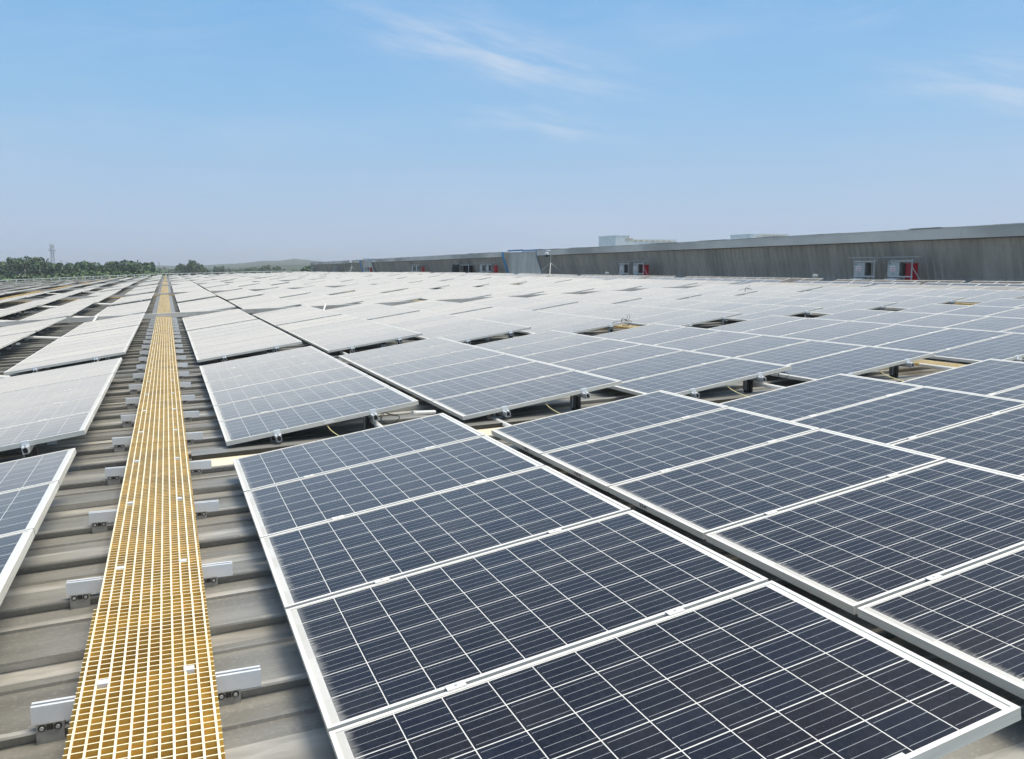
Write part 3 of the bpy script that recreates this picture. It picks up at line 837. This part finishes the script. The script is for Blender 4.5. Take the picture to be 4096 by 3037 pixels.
GRP = [([27.22, 25.45], 24.85, 'nearest cabinet group at the far right', False), ([46.9, 45.2], 44.55, 'second nearest cabinet group', False),
       ([72.5, 70.85], 69.6, 'cabinet group beside the tarpaulin hatch', False), ([95.6, 93.9], 92.2, 'cabinet group left of the tarpaulin hatch', True),
       ([120.9, 119.6], 118.2, 'cabinet group at the farther pale recess', True), ([145.2, 143.4], None, 'cabinet group before the far wall end', True), ([169.5, 167.9], None, 'last cabinet group at the wall end', True)]
for ys, yr, where, sm_ in GRP:
    zb = roof_z(26.3, ys[0]) + (0.07)
    for k, yy in enumerate(ys):
        cabinet(26.2, yy, zb, 'grey electrical cabinet, %s of two, %s' % (('left', 'right')[k], where), sm_)
    canopy(26.25, ys[0] - .25, zb, 1.15, 'thin metal canopy over the left cabinet, ' + where, False)
    canopy(26.25, ys[1] - .35, zb, 1.15, 'thin metal canopy over the right cabinet, ' + where)
    if yr: redbox(26.35, yr, zb, 'red fire cabinet behind the canopy post, ' + where)

def security_camera(y, x, label):
    zb = roof_z(x, y); rt = empty('security_camera', (x, y, zb), label, 'security camera', 'dome cameras on tripods')
    H = 2.28
    m = MB(); m.bar((0, 0, 0), (0, 0, H), .025, 'galvanised_steel', 8); m.build('pole', rt)
    for a in (62, 152, 242, 332):
        m = MB(); m.bar((0, 0, 1.33), (1.6*math.cos(R(a)), 1.6*math.sin(R(a)), .02), .018, 'galvanised_steel', 6); m.build('leg', rt)
    m = MB(); m.bar((0, 0, H - .10), (-.05, .58, H - .04), .045, 'camera_white', 8); m.bar((-.05, .58, H - .04), (-.05, .60, H - .16), .055, 'camera_white', 8); m.build('arm', rt)
    m = MB(); prev = None; c = Vector((-.05, .60, H - .30))
    rings = [(.14, .05), (.12, .11), (.06, .155), (-.04, .165), (-.06, .13)]
    for (z_, r_), (z2, r2) in zip(rings[:-1], rings[1:]): m.bar(c + Vector((0, 0, z_)), c + Vector((0, 0, z2)), r_, 'camera_white', 14, r2)
    m.build('housing', rt)
    m = MB(); rings = [(-.055, .125), (-.12, .115), (-.17, .08), (-.20, .03)]
    for (z_, r_), (z2, r2) in zip(rings[:-1], rings[1:]): m.bar(c + Vector((0, 0, z_)), c + Vector((0, 0, z2)), r_, 'camera_black', 14, r2)
    m.build('lens_dome', rt)
security_camera(57.1, 26.0, 'white dome security camera on a tripod pole, nearer one, by the blue trimmed recess')
security_camera(129.3, 26.0, 'white dome security camera on a tripod pole, farther one, by the far wall')
# small vent pipes at the foot of the wall
for (x, y, l) in ((26.3, 29.9, 'small white vent stub at the wall foot left of the nearest cabinets'), (26.3, 49.0, 'small white vent stub left of the second nearest cabinets')):
    zb = roof_z(x, y); m = MB(); m.bar((x, y, zb), (x, y, zb + .66), .03, 'galvanised_steel', 8); m.bar((x - .1, y, zb + .66), (x + .1, y, zb + .66), .07, 'white_pipe', 8); tag(m.build('vent_pipe'), l, 'vent')

# ------------------------------------------------------------------ low railing at the far roof edge
def railing():
    y = Y_END - .3
    rt = empty('edge_railing', (0, y, roof_z(0, y)), 'low pale metal railing along the far edge of the roof', 'railing')
    z0 = roof_z(0, y)
    m = MB(); x = -34.0; xs = []
    while x < 26.6: xs.append(x); x += 1.36
    for a, b in zip(xs[:-1], xs[1:]): m.bar((a, 0, roof_z(a, y) - z0 + .50), (b, 0, roof_z(b, y) - z0 + .50), .055, 'rail_white', 6)
    m.build('top_rail', rt)
    pm = MB(); pm.box(-.11, .11, -.05, .05, -.1, .50, 'rail_white'); pm.box(-.09, .09, -.08, .08, -.1, -.02, 'rail_white'); pme = pm.mesh('railing_post')
    for a in xs: link('railing_post', pme, rt, (a, 0, roof_z(a, y) - z0))
railing()
# ------------------------------------------------------------------ surroundings
GZL = -13.0
m = MB(); m.face([(-9000, -3000, GZL), (12000, -3000, GZL), (12000, 14000, GZL), (-9000, 14000, GZL)], 'ground_green')
tag(m.build('ground'), kind='structure')
m = MB()
m.box(-46, 32, -7.5, Y_END + .4, GZL, -3.35, 'concrete_pale')
tag(m.build('factory_building'), 'pale concrete factory building below the roof', 'building')

def leaves(m, c, rx, ry, rz, n, size, mats, rnd):
    for _ in range(n):
        while True:
            v = Vector((rnd.uniform(-1, 1), rnd.uniform(-1, 1), rnd.uniform(-1, 1)))
            if .25 < v.length < 1: break
        v = v.normalized() * (v.length ** .45)
        p = Vector((c[0] + v.x*rx, c[1] + v.y*ry, c[2] + v.z*rz))
        nrm = (v + Vector((rnd.uniform(-.8, .8), rnd.uniform(-.8, .8), rnd.uniform(-.3, 1.0)))).normalized()
        a = nrm.orthogonal().normalized(); a.rotate(Matrix.Rotation(rnd.uniform(0, 6.28), 3, nrm)); b = nrm.cross(a)
        s = size * rnd.uniform(.6, 1.4)
        m.face([p - a*s - b*s*.5, p + a*s*.3 - b*s*.8, p + a*s + b*s*.3, p - a*s*.1 + b*s*.9], rnd.choice(mats))
def tree(x, y, top, wid, kind, label, seed, group='trees beyond the roof edge'):
    rnd = random.Random(seed)
    rt = empty('tree', (x, y, GZL), label, 'tree', group)
    H = top - GZL
    m = MB(); m.bar((0, 0, 0), (.2, 0, H*.55), .38, 'trunk_bark', 8, .22)
    lobes = []
    nl = 9 if kind != 'tuft' else 11
    for i in range(nl):
        t = i / (nl - 1)
        zz = H * (.42 + .50 * t) if kind != 'tuft' else H * (.42 + .55 * t)
        r = wid * (.50 - .26 * t) * rnd.uniform(.75, 1.2)
        off = wid * (.42 - .30 * t)
        lobes.append((rnd.uniform(-off, off), rnd.uniform(-off, off), zz, r))
        m.bar((.15, 0, H*.40), (lobes[-1][0]*.8, lobes[-1][1]*.8, zz - r*.2), .13, 'trunk_bark', 5, .04)
    m.build('trunk', rt)
    m = MB(); mats = {'dark': ['leaf_dark', 'leaf_dark', 'leaf_mid'], 'mid': ['leaf_mid', 'leaf_dark'], 'tuft': ['leaf_dark', 'leaf_mid', 'leaf_dark']}[kind]
    for (lx, ly, lz, r) in lobes:
        leaves(m, (lx, ly, lz), r, r, r * .78, int(150 + 60*r), .30, mats, rnd)
        for _ in range(5):
            a = rnd.uniform(0, 6.28); leaves(m, (lx + r*.85*math.cos(a), ly + r*.85*math.sin(a), lz + rnd.uniform(-.2, .7)*r), r*.38, r*.38, r*.34, 34, .26, mats, rnd)
    if kind == 'tuft':        # bamboo-like plumes standing above the crown
        for _ in range(9):
            bx, by = rnd.uniform(-wid*.42, wid*.42), rnd.uniform(-wid*.3, wid*.3); h0 = H * rnd.uniform(.80, .90); lean = rnd.uniform(-.5, .5)
            for k in range(26):
                t = k / 25; zz = h0 + t * H * .17; leaves(m, (bx + lean*t*t*2, by, zz), .26*(1 - t*.6), .26, .22, 3, .17, mats, rnd)
    m.build('crown', rt)
# photo column (0..4096), distance, height of the top above eye per metre of distance, crown width
TR = [(10, 250, .0058, 9.5, 'tuft', 'bamboo-like tree at the left end of the row'), (75, 243, .0082, 9, 'tuft', 'feathery bamboo-like tree, second from the left end'),
      (135, 240, .0092, 9, 'tuft', 'tallest feathery bamboo-like tree left of the steel tower'), (178, 250, .0078, 8, 'mid', 'rounded tree just left of the steel tower'),
      (222, 240, .0075, 7, 'dark', 'dark tree standing in front of the steel tower'), (266, 300, .0036, 4.5, 'mid', 'small tree in the dip right of the steel tower'),
      (297, 246, .0077, 6.5, 'dark', 'dark rounded tree right of the dip in the tree line'), (345, 240, .0096, 8.5, 'mid', 'broad tree with the highest crown right of the tower'),
      (385, 244, .0078, 8, 'dark', 'low dark tree in the middle of the tree line'), (425, 250, .0062, 6, 'mid', 'small tree before the two round crowned trees'),
      (457, 240, .0092, 6.5, 'dark', 'left one of the two tall round crowned trees'), (505, 240, .0094, 8, 'dark', 'right one of the two tall round crowned trees'),
      (553, 244, .0075, 8, 'mid', 'tree at the right side of the dense tree row'), (592, 250, .0065, 6, 'tuft', 'last tree of the dense row left of the walkway end'),
      (722, 330, .0058, 7, 'dark', 'left tree of the small clump right of the walkway end'), (765, 320, .0072, 8, 'tuft', 'middle tree of the small clump right of the walkway end'), (808, 330, .0054, 7, 'dark', 'right tree of the small clump right of the walkway end'),
      (870, 420, .0036, 7, 'mid', 'small distant tree in front of the hills'), (1010, 420, .0034, 9, 'mid', 'low distant tree near the far wall end'), (1060, 400, .0044, 9, 'mid', 'distant tree left of the far wall end'), (1100, 380, .0040, 8, 'dark', 'darker distant tree touching the far wall end'), (1225, 230, .0050, 5, 'dark', 'tree peeking out beside the end of the long wall')]
def at(u, y):     # world x for a photo column at forward distance y, on the horizon
    t = math.tan(R(YAW) + math.atan((u - 2048) / 3415 * math.cos(R(PITCH)))); return t * y
for i, (u, y, hz, w, k, l) in enumerate(TR): tree(at(u, y), y, hz * y, w, k, l, 100 + i)
# undergrowth along the foot of the tree line, too dense to count
rnd = random.Random(5); m = MB()
for i in range(150):
    u = rnd.uniform(-60, 640); y = rnd.uniform(196, 236); r = rnd.uniform(1.6, 3.4); x = at(u, y)
    ztop = lerp_knots([(0, -.0082), (300, -.0052), (640, -.0022)], u) * y + rnd.uniform(-.8, 1.1)
    leaves(m, (x, y, ztop - r), r*1.3, r, r, 70, .30, ['leaf_bright', 'leaf_mid', 'leaf_mid', 'leaf_bright', 'leaf_dark'], rnd)
for i in range(60):
    u = rnd.uniform(-60, 640); y = rnd.uniform(196, 236); x = at(u, y); leaves(m, (x, y, -6.5), 5, 2, 4.5, 60, .5, ['leaf_mid', 'leaf_dark'], rnd)
tag(m.build('undergrowth'), 'bright green undergrowth along the foot of the tree line', 'bushes', kind='stuff')
rnd = random.Random(9); m = MB()          # far wood beyond, one mass
for i in range(260):
    u = rnd.uniform(560, 1260); y = rnd.uniform(520, 900); x = at(u, y); r = rnd.uniform(4, 8)
    leaves(m, (x, y, rnd.uniform(.0002, .0030) * y - r), r*1.6, r, r, 46, 1.2, ['leaf_dark', 'leaf_mid'], rnd)
tag(m.build('distant_wood'), 'hazy distant wood seen beyond the end of the walkway', 'wood', kind='stuff')
def blossom():
    rnd = random.Random(3); y = 233; x = at(98, y); rt = empty('pale_blossoming_tree', (x, y, GZL), 'small tree dotted with white blossom before the dark trees on the left', 'tree')
    m = MB(); m.bar((0, 0, 0), (0, 0, 9.5), .2, 'trunk_bark', 6, .1); m.build('trunk', rt)
    m = MB(); leaves(m, (0, 0, 10.8), 1.2, 1.2, 2.0, 240, .22, ['leaf_mid', 'leaf_dark'], rnd); leaves(m, (0, -.3, 11.2), 1.15, 1.1, 2.1, 46, .17, ['blossom_white'], rnd); m.build('crown', rt)
blossom()
# lattice towers and mast
def lattice(x, y, top, w0, label, head=True, name='lattice_tower'):
    rt = empty(name, (x, y, GZL), label, 'tower'); H = top - GZL; r = .13 if head else .10
    m = MB(); n = 14
    def c(k, q): w = w0 * (1 - .62 * q / n) / 2; return Vector(((-w, w, w, -w)[k], (-w, -w, w, w)[k], H * q / n))
    for q in range(n):
        for k in range(4):
            m.bar(c(k, q), c(k, q+1), r, 'tower_steel', 4); m.bar(c(k, q), c((k+1) % 4, q+1), r*.75, 'tower_steel', 4); m.bar(c(k, q), c((k+1) % 4, q), r*.75, 'tower_steel', 4)
    m.build('lattice', rt)
    if head:
        for zz, wd in ((H*.985, 1.9), (H*.90, 2.8)):
            m = MB(); m.box(-wd/2, wd/2, -wd/2, wd/2, zz - .1, zz, 'tower_steel')
            for a in range(6): t = a*math.pi/3; m.box(wd*.5*math.cos(t) - .15, wd*.5*math.cos(t) + .15, wd*.5*math.sin(t) - .12, wd*.5*math.sin(t) + .12, zz - .6, zz + 1.0, 'camera_white')
            m.build('antenna_platform', rt)
    return rt
lattice(at(214, 480), 480, 480*.0262, 2.6, 'tall grey lattice telephone mast rising behind the trees on the left')
lattice(at(247, 640), 640, 640*.0105, 3.0, 'small thin lattice pylon just right of the tall telephone mast', False, 'small_pylon')
lattice(at(637, 700), 700, 700*.0098, 2.2, 'thin distant mast above the end of the walkway', False, 'thin_mast')
# hills
def ridge(y, prof, seed, name, w):
    rnd = random.Random(seed); m = MB(); us = list(range(-500, 2700, 12)); V = []
    for u in us:
        h = lerp_knots(prof, u) * y * (1 + .10 * mnoise.noise((u*.012, seed, 0)) + .05 * mnoise.noise((u*.06, seed, 2)))
        x = at(u, y); x2 = at(u, y + w)
        V.append(((x, y - w*.5, GZL), (x, y, h*.72 + rnd.uniform(-.02, .02)*h), (x2, y + w, h), (x2, y + 2*w, GZL)))
    for a, b in zip(V[:-1], V[1:]):
        for k in range(3): m.face([a[k], b[k], b[k+1], a[k+1]], 'hill_green')
    o = m.build(name); tag(o, kind='structure')
ridge(900, [(-500, .004), (200, .005), (270, .0065), (420, .003), (780, .001), (950, .0042), (1080, .0075), (1230, .0078), (1320, .006), (1500, .002), (2600, .001)], 1, 'hills', 120)
ridge(1450, [(-500, .010), (400, .006), (800, .006), (1000, .010), (1180, .0145), (1300, .0115), (1500, .0135), (1640, .013), (1900, .010), (2600, .006)], 2, 'mountains', 150)
# buildings beyond the wall
def far_building(u0, u1, y, zt, label, name, low):
    x0, x1 = at(u0, y), at(u1, y)
    rt = empty(name, (x0, y, GZL), label, 'building'); W_ = x1 - x0; H = zt * y - GZL
    m = MB(); m.box(0, W_ * .48, 0, 30, 0, H, 'concrete_pale'); m.build('wall', rt)
    m = MB(); m.box(-.3, W_*.48 + .3, -.3, 30.3, H, H + .8, 'concrete_pale'); m.build('parapet', rt)
    m = MB(); m.box(W_*.48, W_*2.2, 2, 16, 0, low * y - GZL, 'concrete_pale'); m.build('lower_wing', rt)
    m = MB(); m.box(W_*.34, W_*.60, -.4, -.02, H - 3.6, H - 1.6, 'beige_plaster'); 
    for k in range(7): m.box(W_*.66 + k*W_*.2, W_*.80 + k*W_*.2, 1.6, 1.98, low*y - GZL - 2.2, low*y - GZL - .9, 'beige_plaster')
    m.build('beige_band', rt)  # beige plaster strips, their own colour
far_building(2460, 2575, 640, .0448, 'hazy pale building with a beige band showing above the long wall', 'distant_building', .0418)
far_building(2998, 3070, 640, .0500, 'very faint hazy building top above the long wall at the right', 'distant_building', .0522)

# ------------------------------------------------------------------ air
def haze():
    m = MB(); m.box(-1400, 2600, -60, 1900, GZL - 1, 27, 'dark_inside')
    me = m.mesh('haze'); mt = bpy.data.materials.new('haze_air'); mt.use_nodes = True
    g = NG(mt.node_tree); g.n.clear(); o = g.new('ShaderNodeOutputMaterial'); v = g.new('ShaderNodeVolumePrincipled')
    v.inputs['Color'].default_value = (.90, .95, 1.0, 1); v.inputs['Density'].default_value = .0005; v.inputs['Anisotropy'].default_value = .2
    g.l.new(v.outputs[0], o.inputs['Volume'])
    me.materials.clear(); me.materials.append(mt)
    tag(link('haze', me), 'thin pale blue haze in the air over the far ground', 'haze', kind='stuff')
haze()
